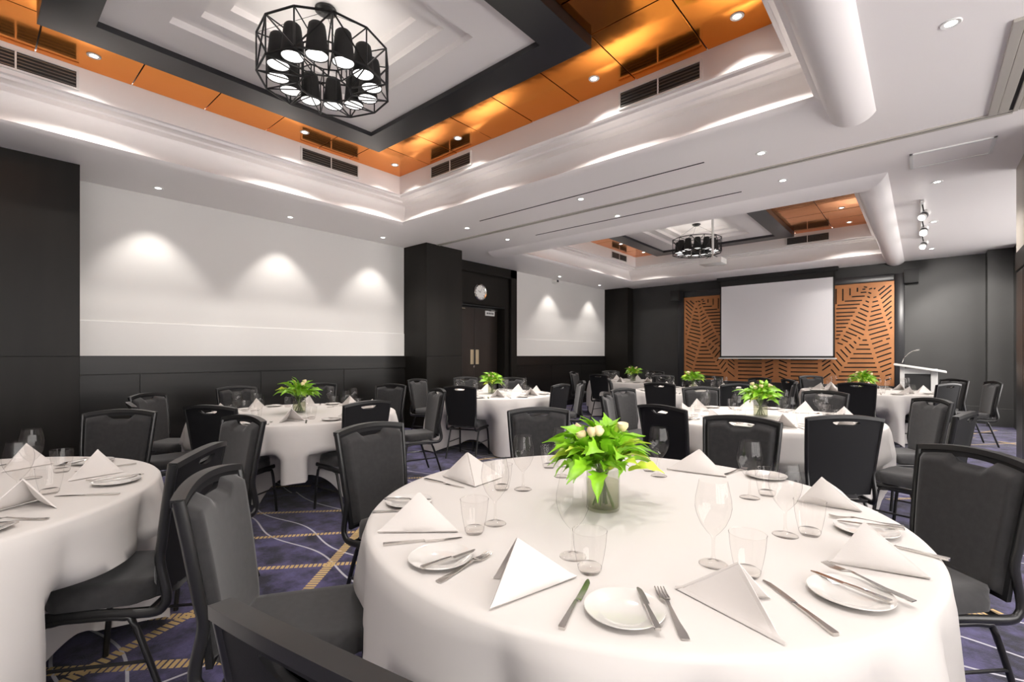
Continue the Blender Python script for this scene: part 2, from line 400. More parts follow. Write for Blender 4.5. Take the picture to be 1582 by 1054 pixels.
# back wall
struct('wall_back', box(XL - .2, XR, YB, YB + .2, 0, H), 'back')
struct('baseboard_back', box(XL, XR, YB - .02, YB, 0, .34, bev=.006), 'back')
w = struct('pier_back_right', box(.93, 1.27, 12.62, YB, 0, H), 'back'); obj('skirting', box(.91, 1.29, 12.60, 12.64, 0, .34, bev=.006), 'back', w)
struct('wall_right_far', box(2.3, 2.5, 7.3, YB + .1, 0, .3), 'back'); struct('wall_right_far_header', box(2.3, 2.5, 7.3, YB + .1, 3.1, H), 'back')
for k in range(3):  # unseen windows added to let daylight into the far room
    y = 7.4 + k * 1.6
    w = struct('unseen_window_%d' % (k + 6), box(2.39, 2.40, y + .06, y + 1.54, .36, 3.04), 'glass')
    bm = bmesh.new()
    for a in ((y, y + .06, .3, 3.1), (y + 1.54, y + 1.6, .3, 3.1), (y, y + 1.6, .3, .36), (y, y + 1.6, 3.04, 3.1)): add_box(bm, 2.35, 2.45, *a)
    obj('frame', bm, 'frame', w)
struct('pier_back_edge', box(1.27, 2.3, 12.2, YB, 0, H), 'back')
# right wall end with bulkhead over the folded partition
struct('wall_right', box(.76, 2.5, 5.95, 7.36, 2.42, H), 'brick')
w = struct('wall_right_panels', box(.78, 2.5, 5.95, 7.34, 0, 2.42), 'blackmat')
for k in range(3): obj('panel', box(.755, .779, 5.98 + k * .45, 6.41 + k * .45, .02, 2.20, bev=.006), 'frame', w)
obj('rail', box(.75, .779, 5.96, 7.35, 2.22, 2.415, bev=.008), 'dark', w)
struct('wall_right_near', box(XR, XR + .2, YR, 5.95, 0, .5), 'wall'); struct('wall_right_header', box(XR, XR + .2, YR, 5.95, 2.9, H), 'wall')
for k in range(5):
    y = YR + k * 2.03
    w = struct('unseen_window_%d' % (k + 1), box(XR + .09, XR + .10, y + .06, y + 1.97, .56, 2.84), 'glass')
    bm = bmesh.new()
    for a in ((y, y + .06, .5, 2.9), (y + 1.97, y + 2.03, .5, 2.9), (y, y + 2.03, .5, .56), (y, y + 2.03, 2.84, 2.9)): add_box(bm, XR + .05, XR + .15, *a)
    obj('frame', bm, 'frame', w)
struct('wall_rear', box(XL - .2, XR + .2, YR - .2, YR, 0, H), 'wall'); struct('wall_right_return', box(2.5, XR + .2, 5.95, 6.15, 0, H), 'wall')

# partition track in the ceiling
bm = bmesh.new(); add_box(bm, -6.60, .56, 5.545, 5.572, 3.308, 3.325, bev=.003); add_box(bm, -6.60, .56, 5.598, 5.625, 3.308, 3.325, bev=.003)
t = tag(obj('partition_track', bm, 'alu'), 'long aluminium partition track crossing the ceiling between both coffers', 'track')
obj('slot', box(-6.60, .56, 5.572, 5.598, 3.316, 3.324), 'grid', t)
t = thing('parking_track', 'aluminium parking track and hatch at the upper right corner of ceiling', 'track')
obj('rail', box(.41, .465, 4.08, 5.545, 3.30, 3.325, bev=.004), 'alu', t); obj('rail', box(.468, .53, 4.08, 5.545, 3.305, 3.325, bev=.004), 'alu', t)
obj('slot', box(.53, .555, 4.1, 5.6, 3.314, 3.324), 'grid', t)
obj('rail', box(.555, .585, 4.08, 5.57, 3.30, 3.325, bev=.004), 'alu', t); obj('rail', box(.588, .62, 4.08, 5.57, 3.305, 3.325, bev=.004), 'alu', t)
obj('crossbar', box(.62, 1.6, 5.54, 5.57, 3.30, 3.325, bev=.003), 'alu', t); obj('crossbar', box(.56, 1.6, 4.93, 4.97, 3.30, 3.325, bev=.003), 'alu', t)
obj('hatch', box(.63, 1.6, 4.1, 4.9, 3.312, 3.324, bev=.003), 'grid', t); obj('hatch', box(.63, 1.6, 4.99, 5.53, 3.312, 3.324, bev=.003), 'white', t)
for k, (x0, x1, y, lb) in enumerate(((-4.95, -1.7, 4.99, 'thin slot diffuser line in the soffit before the partition track'), (-4.83, -1.66, 6.18, 'thin slot diffuser line in the soffit beyond the partition track'))):
    tag(obj('slot_diffuser', box(x0, x1, y - .006, y + .006, 3.314, 3.323), 'grid'), lb, 'diffuser', 'slot diffusers in the soffit')
t = thing('access_panel', 'white recessed access panel in the ceiling at the right', 'panel', (.21, 6.37, H))
bm = bmesh.new()
for a in ((-.31, .31, -.235, -.205), (-.31, .31, .205, .235), (-.31, -.28, -.235, .235), (.28, .31, -.235, .235)): add_box(bm, *a, -.012, .004, bev=.003)
obj('frame', bm, 'white', t); obj('leaf', box(-.28, .28, -.205, .205, -.008, .002), 'ceil', t)

# ---------------------------------------------------------------- ceiling fixtures
dl_ring = mesh('trim_ring', lathe([(.030, -.003), (.048, -.006), (.052, -.002), (.052, .004), (.030, .004)], 24), 'white', 40)
dl_lens = mesh('lens', lathe([(0, -.001), (.030, -.001), (.030, .003)], 20), 'lamp')
def downlight(x, y, z, label, group, power, size, blend=.6):
    t = thing('downlight', label, 'downlight', (x, y, z), 0, group)
    link('trim_ring', dl_ring, t); link('lens', dl_lens, t)
    spot((x, y, z - .02), power, size, blend)
ORD = ['nearest', 'second', 'third', 'fourth', 'fifth']
for k, y in enumerate((-1.6, -.05, 1.51, 3.07, 4.62)):
    downlight(-6.88, y, H, '%s downlight in the row beside the near white wall' % ['rearmost unseen', 'hidden', 'leftmost', 'middle', 'rightmost'][k], 'wall washing downlights', P_WALL, 84, .55)
for k, y in enumerate((9.8, 11.75)):
    downlight(-6.9, y, H, '%s downlight beside the far white wall' % ('nearer', 'farther')[k], 'wall washing downlights', P_WALL, 84, .55)
for y, yn in ((5.14, 'this side of'), (6.10, 'beyond')):
    for x, xn in ((-5.38, 'left'), (-3.29, 'middle'), (-1.20, 'right')):
        downlight(x, y, H, '%s soffit downlight just %s the partition track' % (xn, yn), 'downlights along the partition', P_SOFFIT, 120)
for k, y in enumerate((.3, 3.88, 7.31, 9.45, 11.8)):
    downlight(.13, y, H, '%s downlight in the plain ceiling at the right' % ('hindmost', 'large near', 'second', 'third', 'farthest')[k], 'downlights in the right ceiling', P_SOFFIT, 120)
CDL = [(-5.62, .76), (-5.62, 2.68), (-5.62, 3.97), (-4.34, 3.99), (-2.41, 4.0), (-1.11, 4.01), (-1.11, 1.2), (-1.11, -.1), (-3.4, -.2)]
CN = ['left strip nearest the left edge', 'left strip below the lamp', 'far left corner', 'far strip left of its middle', 'far strip by the grille', 'far right corner', 'right strip', 'right strip rear', 'rear strip']
for (x, y), n in zip(CDL, CN): downlight(x, y, 4.014, 'bright downlight in the near copper ceiling, ' + n, 'downlights in the near copper ceiling', P_COPPER, 120)
CDL2 = [(-5.48, 10.33), (-5.48, 11.55), (-1.11, 10.43), (-1.11, 11.65), (-4.3, 7.8), (-2.4, 7.8)]
CN2 = ['left strip nearer', 'left strip at the corner', 'right strip nearer', 'right strip at the corner', 'near strip left', 'near strip right']
for (x, y), n in zip(CDL2, CN2): downlight(x, y, 4.014, 'small downlight in the far copper ceiling, ' + n, 'downlights in the far copper ceiling', P_COPPER, 120)
for k, (x, y) in enumerate(((-4.5, -2.2), (-1.8, -2.2), (.9, -2.2), (1.6, 1.2), (1.8, 4.0))):  # out-of-view downlights added as fill for the near end of the room
    downlight(x, y, H, 'added unseen fill downlight behind or beside the camera, %s of five' % ORD[k], 'added fill downlights behind the camera', P_REAR, 130)

def vent(loc, rz, w, label):
    t = thing('air_grille', label, 'vent', loc, rz, 'air grilles in the coffer sides')
    h = .15; obj('backing', box(-w / 2, w / 2, -.004, -.001, -h / 2, h / 2), 'grid', t)
    bm = bmesh.new(); e = .018
    for a in ((-w / 2 - e, w / 2 + e, h / 2, h / 2 + e), (-w / 2 - e, w / 2 + e, -h / 2 - e, -h / 2), (-w / 2 - e, -w / 2, -h / 2, h / 2), (w / 2, w / 2 + e, -h / 2, h / 2), (-.006, .006, -h / 2, h / 2)):
        add_box(bm, a[0], a[1], -.016, -.001, a[2], a[3])
    obj('frame', bm, 'white', t)
    sm = None
    for k in range(5):
        z = -h / 2 + h * (k + .5) / 5
        if sm is None: o = obj('slat', box(-w / 2, w / 2, -.012, -.004, -.004, .004), 'slat', t, loc=(0, 0, z)); sm = o.data
        else: link('slat', sm, t, (0, 0, z))
vent((-5.948, .29, 3.885), PI / 2, .78, 'white framed air grille in coffer side at the left edge')
vent((-5.948, 3.19, 3.885), PI / 2, .78, 'air grille in coffer side right below the near chandelier')
vent((-4.81, 4.288, 3.885), 0, .78, 'air grille just right of the near coffer corner')
vent((-1.885, 4.288, 3.865), 0, .78, 'large air grille in the far side of near coffer')
vent((-5.928, 11.08, 3.885), PI / 2, .78, 'small air grille in the far coffer, left side')
vent((-1.89, 12.008, 3.87), 0, .78, 'small air grille in the far coffer, back side')

# chandelier
def chandelier(cx, cy, label, full=True):
    t = thing('chandelier', label, 'chandelier', (cx, cy, 3.5), 0, 'black cage chandeliers')
    R, r, h, n = .50, .20, .31, 12; zt, zb = h, 0
    ang = [2 * PI * k / n + .13 for k in range(n)]
    pt = lambda rad, a, z: (rad * math.cos(a), rad * math.sin(a), z)
    def bars(nm, prs, rad):
        bm = bmesh.new()
        for a, b in prs: add_tube(bm, [a, b], rad, 5)
        return obj(nm, bm, 'frame', t)
    O = [(pt(R, ang[k], zt), pt(R, ang[(k + 1) % n], zt)) for k in range(n)] + [(pt(R, ang[k], zb + .02), pt(R, ang[(k + 1) % n], zb + .02)) for k in range(n)]
    bars('outer_ring', O[:n], .0085); bars('outer_ring', O[n:], .0085)
    for z in (zt - .04, zb): bars('inner_ring', [(pt(r, ang[k], z), pt(r, ang[(k + 1) % n], z)) for k in range(n)], .007)
    bars('cage_strut', [(pt(R, ang[k], zt), pt(R, ang[k], zb + .02)) for k in range(n)] + [(pt(R, ang[k], zt if k % 2 else zb + .02), pt(R, ang[(k + 1) % n], zb + .02 if k % 2 else zt)) for k in range(n)], .0065)
    bars('cage_spoke', [(pt(R, ang[k], zt), pt(r, ang[k], zt - .04)) for k in range(n)] + [(pt(R, ang[k], zb + .02), pt(r, ang[k], zb)) for k in range(n)] + [(pt(R, ang[k], zb + .02), pt(r, ang[(k + 1) % n], zb)) for k in range(n)] + [(pt(r, ang[k], zb), pt(r, ang[k], zt - .04)) for k in range(n)], .0055)
    sh = mesh('lamp_shade', lathe([(.040, .24), (.047, .24), (.058, .228), (.064, .20), (.084, 0), (.079, 0), (.059, .20), (.040, .232), (.040, .24)], 24), 'blackmat', 40)
    tpm = mesh('added_glow_disc', lathe([(0, .236), (.038, .236)], 16), 'added_uplight')  # unseen glowing disc added in each shade top to brighten the panel above
    df = mesh('diffuser', lathe([(0, .006), (.0765, .006), (.0765, .012), (0, .012)], 24), "diff")
    for k in range(n):
        a = ang[k] + PI / n
        s = link('lamp_shade', sh, t, pt(.36, a, .045)); link('diffuser', df, s); link('added_glow_disc', tpm, s)
    bars('cable', [((.0, .0, .63), pt(R, ang[q], zt)) for q in (0, 4, 8)] , .002)
    obj('canopy', lathe([(0, .60), (.05, .605), (.085, .63), (.085, .645), (0, .645)], 28), 'frame', t, 40)
    return t
chandelier(-3.68, 1.93, 'large black geometric cage chandelier in the near coffer')
chandelier(-3.66, 10.27, 'small distant black cage chandelier in the far coffer')

# projector on a pole
t = thing('projector', 'white ceiling projector hanging on a pole below the far coffer', 'projector', (-3.17, 9.8, 3.15))
obj('body', box(-.22, .22, -.17, .17, 0, .11, bev=.02), 'white', t, 40)
b = obj('lens', lathe([(0, 0), (.045, 0), (.045, .05), (.03, .05), (0, .03)], 20), 'frame', t, 40, (.08, .165, .055)); b.rotation_euler = (-PI / 2, 0, 0)
obj('mount_pole', tube([(0, 0, .11), (0, 0, 1.0)], .022, 12), 'white', t); obj('ceiling_plate', lathe([(0, .99), (.07, .99), (.07, 1.0), (0, 1.0)], 20), 'white', t)
bm = bmesh.new()
for s in (-1, 1): add_tube(bm, [(0, 0, .2), (s * .13, -.08, .11)], .008, 6); add_tube(bm, [(0, 0, .2), (s * .13, .08, .11)], .008, 6)
obj('bracket', bm, 'frame', t)

# track with three spotlights
t = thing('track_light', 'white ceiling track with three small spotlights, right side', 'track light', (.0, 8.0, H))
obj('rail', box(-.018, .018, 0, 2.6, -.03, 0, bev=.003), 'white', t)
for k, (y, ry) in enumerate(((.15, .5), (1.15, .2), (2.3, .35))):
    h = obj('spotlight_head', lathe([(0, .10), (.035, .10), (.045, .08), (.045, -.09), (.038, -.09), (.038, -.07), (0, -.07)], 20), 'white', t, 40, (.02, y, -.17))
    h.rotation_euler = (-.9, ry, 0)
    c = obj('collar', lathe([(.046, -.055), (.047, -.02), (.046, -.0)], 20), 'frame', h, 40); l = obj('lens', lathe([(0, -.072), (.036, -.072)], 20), 'lamp', h)
    obj('bracket', tube([(0, y, -.03), (.01, y, -.09), (.02, y, -.16)], .008, 8), 'frame', t)
    spot((.03, 8.0 + y + .1, H - .26), 160, 55, .5, target=(-.2 + .5 * k, 13.0, 1.5))
# security camera, clock, speakers
t = thing('security_camera', 'small white security camera high on the far white wall', 'camera', (XL, 10.0, 3.25))
obj('wall_mount', box(0, .03, -.05, .05, -.03, .04, bev=.006), 'white', t); obj('body', box(.03, .15, -.045, .045, -.03, .03, bev=.01), 'white', t, 40); obj('front_glass', box(.15, .156, -.04, .04, -.028, .028), 'frame', t)
t = thing('wall_clock', 'round white wall clock with silver rim above the doors', 'clock', (XL, 7.30, 2.70))
R90 = Matrix.Rotation(PI / 2, 4, 'Y')
def rot(bm, m): bmesh.ops.transform(bm, matrix=m, verts=bm.verts); return bm
obj('case', rot(lathe([(.0, 0), (.185, 0), (.185, .03), (.172, .045), (.150, .035), (.148, .02)], 40), R90), 'steel', t, 40)
obj('face', rot(lathe([(0, .021), (.15, .021)], 40), R90), 'white', t)
bm = bmesh.new()
for k in range(12):
    a = k * PI / 6; add_box(bm, .0215, .0225, -.005, .005, .115, .14, mtx=Matrix.Rotation(a, 4, 'X'))
obj('hour_marks', bm, 'ink', t)
obj('hand', box(.023, .025, -.005, .005, -.01, .07, mtx=Matrix.Rotation(1.1, 4, 'X')), 'ink', t); obj('hand', box(.026, .027, -.003, .003, -.01, .11, mtx=Matrix.Rotation(-.6, 4, 'X')), 'ink', t)
for x, lb in ((-.17, 'black wall speaker at the right of the copper screen'), (-5.12, 'black wall speaker at the left of the copper screen')):
    t = thing('wall_speaker', lb, 'speaker', (x, YB, 2.97), 0, 'black wall speakers')
    obj('bracket', box(-.03, .03, -.1, 0, .02, .06), 'frame', t)
    bm = bmesh.new(); add_prism(bm, [(-.11, -.14), (.11, -.14), (.125, .14), (-.125, .14)], -.3, -.1); obj('cabinet', bm, 'blackmat', t)
    obj('grille', box(-.095, .095, -.306, -.3, -.12, .12, bev=.003), 'blackmat', t)

# ---------------------------------------------------------------- perforated copper screen
PX0, PX1, PZ0, PZ1 = -4.94, -.45, .68, 2.92; PY = YB - .06
def crop6(px, py):
    """crop pixel -> point of the panel plane"""
    gx, gy = 1280 + px / 5.858, 425 + py / 5.858
    d0 = FW + (gx - 791) / FPX * RT; d = PY / d0.y; return (d * d0.x, CH + (HY - gy) / FPX * d)
SL = '130,120,130,240;195,115,195,190;262,110,262,158;68,120,68,270;285,160,350,155;205,198,335,190;140,238,310,230;75,275,290,264;62,307,265,298;62,343,245,336;62,377,225,370;62,410,200,404;62,442,185,438;62,477,165,473;62,510,135,507;62,545,115,541;62,577,95,575;360,158,388,168;345,192,380,208;330,232,372,250;303,265,370,293;280,300,368,337;262,335,355,378;242,372,350,418;218,405,342,460;197,442,335,500;175,478,325,545;152,512,262,555;133,545,212,582;112,578,180,610;75,612,135,632;400,168,430,155;400,207,440,195;392,248,455,232;385,293,465,268;378,335,480,308;370,378,488,345;362,420,500,383;358,462,515,420;352,502,527,458;360,545,540,492;375,583,552,535;388,628,495,590;515,584,562,570;403,668,553,617;418,710,575,655;430,750,575,702;445,795,575,750;460,837,575,795;475,880,575,838;508,915,575,895;508,955,575,935;445,150,515,95;455,185,575,88;470,220,575,130;482,260,575,180;490,298,575,228;503,335,575,275;515,375,575,325;530,410,575,375;543,445,575,425;558,485,575,470;300,590,355,590;270,632,370,632;243,672,385,672;218,713,398,713;188,755,413,755;165,797,428,797;135,837,443,837;110,877,455,877;85,915,470,915;60,950,480,950;225,595,255,625;185,622,232,668;145,645,205,710;105,670,178,748;68,695,152,790;62,760,125,830;38,795,100,870;20,850,68,905;320,106,350,112;365,130,395,120;410,128,425,118;430,112,460,97;300,130,340,128;268,560,290,585'
slots = []
for s in SL.split(';'):
    a = [float(v) for v in s.split(',')]; p, q = crop6(a[0], a[1]), crop6(a[2], a[3]); slots.append((p, q))
mid = (PX0 + PX1) / 2
for k in range(6):
    z = 1.235 - .098 * k
    slots.append(((mid + .30, z), (mid + .88, z)))                         # strip under the screen
    if z + .10 < 1.32: slots.append(((mid + .05, z + .09), (mid + .25, z)))
    else: slots.append(((mid + .12, z + .06), (mid + .25, z)))
    if z > .78: slots.append(((mid + .94, z - .06), (mid + 1.12 , z + .09)))
half = list(slots)
slots = half + [((2 * mid - p[0], p[1]), (2 * mid - q[0], q[1])) for p, q in half]
cu = bpy.data.curves.new('screen_plate', 'CURVE'); cu.dimensions = '2D'; cu.fill_mode = 'BOTH'; cu.extrude = .012
def spl(pts):
    s = cu.splines.new('POLY'); s.points.add(len(pts) - 1)
    for k, (x, z) in enumerate(pts): s.points[k].co = (x, z, 0, 1)
    s.use_cyclic_u = True
spl([(PX0, PZ0), (PX1, PZ0), (PX1, PZ1), (PX0, PZ1)])
kept = []
def pts_of(p, q): return [p + (q - p) * (k / 10) for k in range(11)]
for p, q in slots:
    p, q = Vector(p), Vector(q); L_ = (q - p).length
    if L_ > .07: u = (q - p) / L_ * .012; p, q = p + u, q - u
    if min(p.x, q.x) < PX0 + .03 or max(p.x, q.x) > PX1 - .03 or min(p.y, q.y) < PZ0 + .03 or max(p.y, q.y) > PZ1 - .03: continue
    if abs((p.x + q.x) / 2 - mid) < 1.15 and max(p.y, q.y) > 1.36: continue
    mine = pts_of(p, q)
    if any((a - b).length < .0305 for o_ in kept for a in o_ for b in mine): continue
    kept.append(mine); d = (q - p).normalized(); n = Vector((-d.y, d.x)) * .014
    spl([tuple(v) for v in (p + n, p - n, q - n, q + n)])
tmp = bpy.data.objects.new('tmp', cu); C.objects.link(tmp); bpy.context.view_layer.update()
me = bpy.data.meshes.new_from_object(tmp.evaluated_get(bpy.context.evaluated_depsgraph_get())); bpy.data.objects.remove(tmp)
me.transform(Matrix.Translation((0, PY, 0)) @ Matrix.Rotation(PI / 2, 4, 'X')); me.materials.clear(); me.materials.append(M['cut_copper'])
t = thing('decorative_screen', 'copper coloured slotted leaf pattern screen in a black frame', 'screen', (mid, YB, PZ0))
o = link('perforated_plate', me, t, (-mid, -YB, -PZ0))
obj('backing', box(PX0, PX1, YB - .035, YB - .02, PZ0, PZ1), 'blackmat', t, loc=(-mid, -YB, -PZ0))
for nm, a in (('frame_post', (PX0 - .17, PX0 - .005, .34, PZ1 + .15)), ('frame_post', (PX1 + .005, PX1 + .17, .34, PZ1 + .15)), ('frame_rail', (PX0 - .005, PX1 + .005, PZ1 + .005, PZ1 + .15)), ('frame_rail', (PX0 - .005, PX1 + .005, PZ0 - .15, PZ0 - .005))):
    obj(nm, box(a[0], a[1], YB - .10, YB - .001, a[2], a[3], bev=.02), 'beam', t, 40, loc=(-mid, -YB, -PZ0))
# pull-down projection screen
t = thing('projection_screen', 'large white pull down projection screen with black border', 'screen', (-2.70, 12.72, 1.28))
obj('fabric', box(-1.20, 1.19, 0, .004, .04, 1.81), 'screen', t)
bm = bmesh.new()
for a in ((-1.235, -1.20, 0, 1.86), (1.19, 1.225, 0, 1.86), (-1.235, 1.225, 1.81, 1.95), (-1.235, 1.225, .0, .04)): add_box(bm, a[0], a[1], -.001, .005, a[2], a[3])
obj('border', bm, 'blackmat', t)
obj('bottom_batten', box(-1.27, 1.26, -.015, .02, -.035, 0, bev=.006), 'silver', t); obj('housing', box(-1.3, 1.29, -.05, .09, 1.95, 2.04, bev=.01), 'blackmat', t)

# lectern
t = thing('lectern', 'grey lectern with slanted top and dark front panel by the wall', 'lectern', (-.06, 12.0, 0))
obj('side_post', box(-.27, -.20, -.12, .12, 0, 1.14, bev=.008), 'silver', t); obj('side_post', box(.18, .28, -.12, .12, 0, 1.075, bev=.008), 'silver', t)
obj('cross_rail', box(-.20, .18, -.11, -.08, .98, 1.08, bev=.004), 'silver', t); obj('front_panel', box(-.20, .18, -.10, -.07, .03, .98), 'blackmat', t)
tp = obj('desk_top', box(-.36, .40, -.26, .24, 1.14, 1.175, bev=.008), 'silver', t, 40)
for v in tp.data.vertices:
    if v.co.x > .1: v.co.z -= (v.co.x - .1) * .45
obj('base', box(-.32, .34, -.2, .2, 0, .04, bev=.01), 'silver', t)
mp = smooth_path([(-.24, -.1, 1.17), (-.2, -.1, 1.29), (-.1, -.1, 1.40), (.02, -.1, 1.44)], 6)
mc = tag(obj('microphone', tube(mp, [.006] * (len(mp) - 4) + [.011] * 4, 8), 'steel', None, 40, (-.06, 12.0, 0.003)), 'thin gooseneck microphone standing on the lectern', 'microphone')
obj('base', lathe([(0, 1.172), (.03, 1.172), (.026, 1.185), (0, 1.187)], 16, (-.24, -.1, 0)), 'frame', mc)

# ---------------------------------------------------------------- chair
def chair_proto():
    t = bpy.data.objects.new('banquet_chair', None); C.objects.link(t); t['category'] = 'chair'; t['label'] = ''
    W, B, TZ = .222, .185, .945
    def place(x, s, y):
        """s = height along the back (0 seat .. 1 top); bend + lean"""
        z = .43 + (TZ - .43) * s
        yy = -.205 - .075 * s ** 1.3 + .022 * ((x / .22) ** 2 - .5) + y
        return Vector((x, yy, z))
    hw = lambda s: B + (W - B) * min(1, max(0, s)) ** .8
    arch = lambda u: 1 - .045 * u * u
    # shell with hand slot
    def shell(bm, y0, y1, inset, s0, cut):
        N, cols = 28, []
        us = [-1 + 2 * i / N for i in range(N + 1)]
        q = .38
        def holes(u):
            a = 1 - (u / q) ** 2
            return (.915 - .05 * max(0, a) ** .7, .915 + .012 * max(0, a))
        fr = {}; 
        def strip(fa, fb, u0, u1, nr):
            g = []
            for u in (u0, u1):
                col = []
                for j in range(nr + 1):
                    s = fa(u) + (fb(u) - fa(u)) * j / nr; col.append((u, s))
                g.append(col)
            return g
        def V(u, s, y):
            k = (round(u, 5), round(s, 5), y)
            if k not in fr: fr[k] = bm.verts.new(place(u * (hw(s) - inset), s, y))
            return fr[k]
        for u0, u1 in zip(us, us[1:]):
            parts = []
            if abs((u0 + u1) / 2) < q - 1e-6 and cut:
                parts = [(lambda u: s0, lambda u: holes(u)[0] if abs(u) < q else .915, 8), (lambda u: holes(u)[1] if abs(u) < q else .915, lambda u: arch(u), 1)]
            else: parts = [(lambda u: s0, lambda u: .915, 8), (lambda u: .915, lambda u: arch(u), 1)]
            for fa, fb, nr in parts:
                g = strip(fa, fb, u0, u1, nr)
                for j in range(nr):
                    for y, fl in ((y0, 0), (y1, 1)):
                        vs = [V(*g[0][j], y), V(*g[1][j], y), V(*g[1][j + 1], y), V(*g[0][j + 1], y)]
                        vs2 = []
                        for v in vs:
                            if v not in vs2: vs2.append(v)
                        if len(vs2) > 2:
                            try: bm.faces.new(vs2 if fl else vs2[::-1])
                            except ValueError: pass
        # close the borders
        inv = {v: k for k, v in fr.items()}
        for e in [e for e in bm.edges if e.is_boundary]:
            a, b = e.verts
            if a not in inv or b not in inv: continue
            ka, kb = inv[a], inv[b]
            if ka[2] == y0 and kb[2] == y0:
                try: bm.faces.new((a, b, fr[(kb[0], kb[1], y1)], fr[(ka[0], ka[1], y1)]))
                except (ValueError, KeyError): pass
        return bm
    obj('backrest', shell(bmesh.new(), -.012, .006, 0, .0, True), 'shell', t, 50)
    # top cap of the rim
    pts = [place(u * hw(1), arch(u), -.003) for u in [-1 + 2 * i / 16 for i in range(17)]]
    obj('top_rim', tube([p + Vector((0, 0, -.006)) for p in pts], .01, 4, flat=(.025, .015), up=(0, 0, 1)), 'rim', t, 60)
    # padded front
    bm = bmesh.new(); NU, NS = 32, 22; g = []
    def padtop(u):
        a = abs(u)
        base = arch(u) - .055
        n = 1 if a < .26 else (0 if a > .46 else (1 - (a - .26) / .20)); n = n * n * (3 - 2 * n)
        return base - .062 * n
    for i in range(NU + 1):
        u = -1 + 2 * i / NU; col = []
        for j in range(NS + 1):
            s = .03 + (padtop(u) - .03) * j / NS
            x = u * (hw(s) - .02)
            d = min((1 - abs(u)) * hw(s), (s - .03) * .5, (padtop(u) - s) * .5)
            y = .006 + .034 * min(1, max(0, d) / .022) ** .5
            col.append(bm.verts.new(place(x, s, y)))
        g.append(col)
    for i in range(NU):
        for j in range(NS): bm.faces.new((g[i][j], g[i + 1][j], g[i + 1][j + 1], g[i][j + 1]))
    obj('back_pad', bm, 'pad', t, 70)
    # seat
    bm = bmesh.new(); N = 16
    def seat(u, v, top):
        w = .205 + .018 * v; x = u * w; y = v * .225 + .0
        e = min(1 - abs(u), 1 - abs(v)); c = max(0, abs(u) + abs(v) - 1.55) * .12
        x -= math.copysign(c, u) if c else 0; y -= math.copysign(c, v) if c else 0
        z = (.435 + .04 * min(1, e / .22) ** .55) if top else .405
        return (x, y, z)
    T = [[bm.verts.new(seat(-1 + 2 * i / N, -1 + 2 * j / N, True)) for j in range(N + 1)] for i in range(N + 1)]
    Bt = [[bm.verts.new(seat(-1 + 2 * i / N, -1 + 2 * j / N, False)) for j in range(N + 1)] for i in range(N + 1)]
    for i in range(N):
        for j in range(N):
            bm.faces.new((T[i][j], T[i + 1][j], T[i + 1][j + 1], T[i][j + 1])); bm.faces.new((Bt[i][j], Bt[i][j + 1], Bt[i + 1][j + 1], Bt[i + 1][j]))
    per = [(i, 0) for i in range(N)] + [(N, j) for j in range(N)] + [(i, N) for i in range(N, 0, -1)] + [(0, j) for j in range(N, 0, -1)]
    for k in range(len(per)):
        a, b = per[k], per[(k + 1) % len(per)]; bm.faces.new((Bt[a[0]][a[1]], Bt[b[0]][b[1]], T[b[0]][b[1]], T[a[0]][a[1]]))
    obj('seat', bm, 'pad', t, 60)
    for s in (-1, 1):
        pts = [place(s * hw(v), v, -.002) for v in (1 - .045, .8, .6, .4, .25)] + [Vector((s * .198, -.235, .44)), Vector((s * .2, -.225, .395)), Vector((s * .2, -.18, .375)), Vector((s * .2, 0, .385)), Vector((s * .2, .19, .385))]
        pts = smooth_path(pts, 4)
        obj('side_frame', tube(pts, .012, 8, flat=(.018, .012), up=(1, 0, 0)), 'frame', t, 60)
        p1 = smooth_path([(s * .2, .02, .37), (s * .2, .12, .365), (s * .205, .165, .32), (s * .215, .20, .0)], 6)
        obj('leg', tube(p1, .0115, 8), 'frame', t, 60)
        p2 = smooth_path([(s * .2, .02, .37), (s * .2, -.09, .365), (s * .2, -.135, .325), (s * .205, -.245, .0)], 6)
        obj('leg', tube(p2, .0115, 8), 'frame', t, 60)
        obj('stretcher', tube([(s * .21, .178, .2), (s * .204, -.185, .2)], .007, 6), 'frame', t)
    obj('stretcher', tube([(-.2, -.17, .375), (.2, -.17, .375)], .01, 6), 'frame', t)
    obj('stretcher', tube([(-.2, .12, .375), (.2, .12, .375)], .01, 6), 'frame', t)
    return t
chair0 = chair_proto(); used = [False]

TB = {  # tables: centre, cloth square side, phase, label phrase
 'T1': (-.867, 1.626, 3.1, .35, 'large front table'),
 'T0': (-2.98, -.28, 3.0, .95, 'left edge table'),
 'T2': (-4.66, 2.17, 2.75, -.43, 'table by the near white wall'),
 'T3': (-4.84, 5.14, 3.0, .3, 'table by the double doors'),
 'T4': (-4.96, 9.80, 3.0, .5, 'back left table'),
 'T5': (-2.80, 7.70, 3.0, .6, 'table below the screen'),
 'T6': (-1.12, 4.79, 2.8, .2, 'table behind the front one'),
 'T7': (-.66, 9.47, 3.0, .1, 'table by the lectern')}
SIDES = ['far', 'far right', 'right', 'near right', 'near', 'near left', 'left', 'far left']
def cam_dir(cx, cy, x, y):
    v = Vector((cx, cy)).normalized(); r = Vector((v.y, -v.x)); d = Vector((x - cx, y - cy)); return math.atan2(d.dot(r), d.dot(v))
def assign(cx, cy, pts):
    out = {}; used_s = set()
    c = sorted(((abs(((cam_dir(cx, cy, *p) - k * PI / 4 + PI) % (2 * PI)) - PI), i, k) for i, p in enumerate(pts) for k in range(8)))
    for _, i, k in c:
        if i in out or k in used_s: continue
        out[i] = SIDES[k]; used_s.add(k)
    return [out.get(i, 'extra') for i in range(len(pts))]
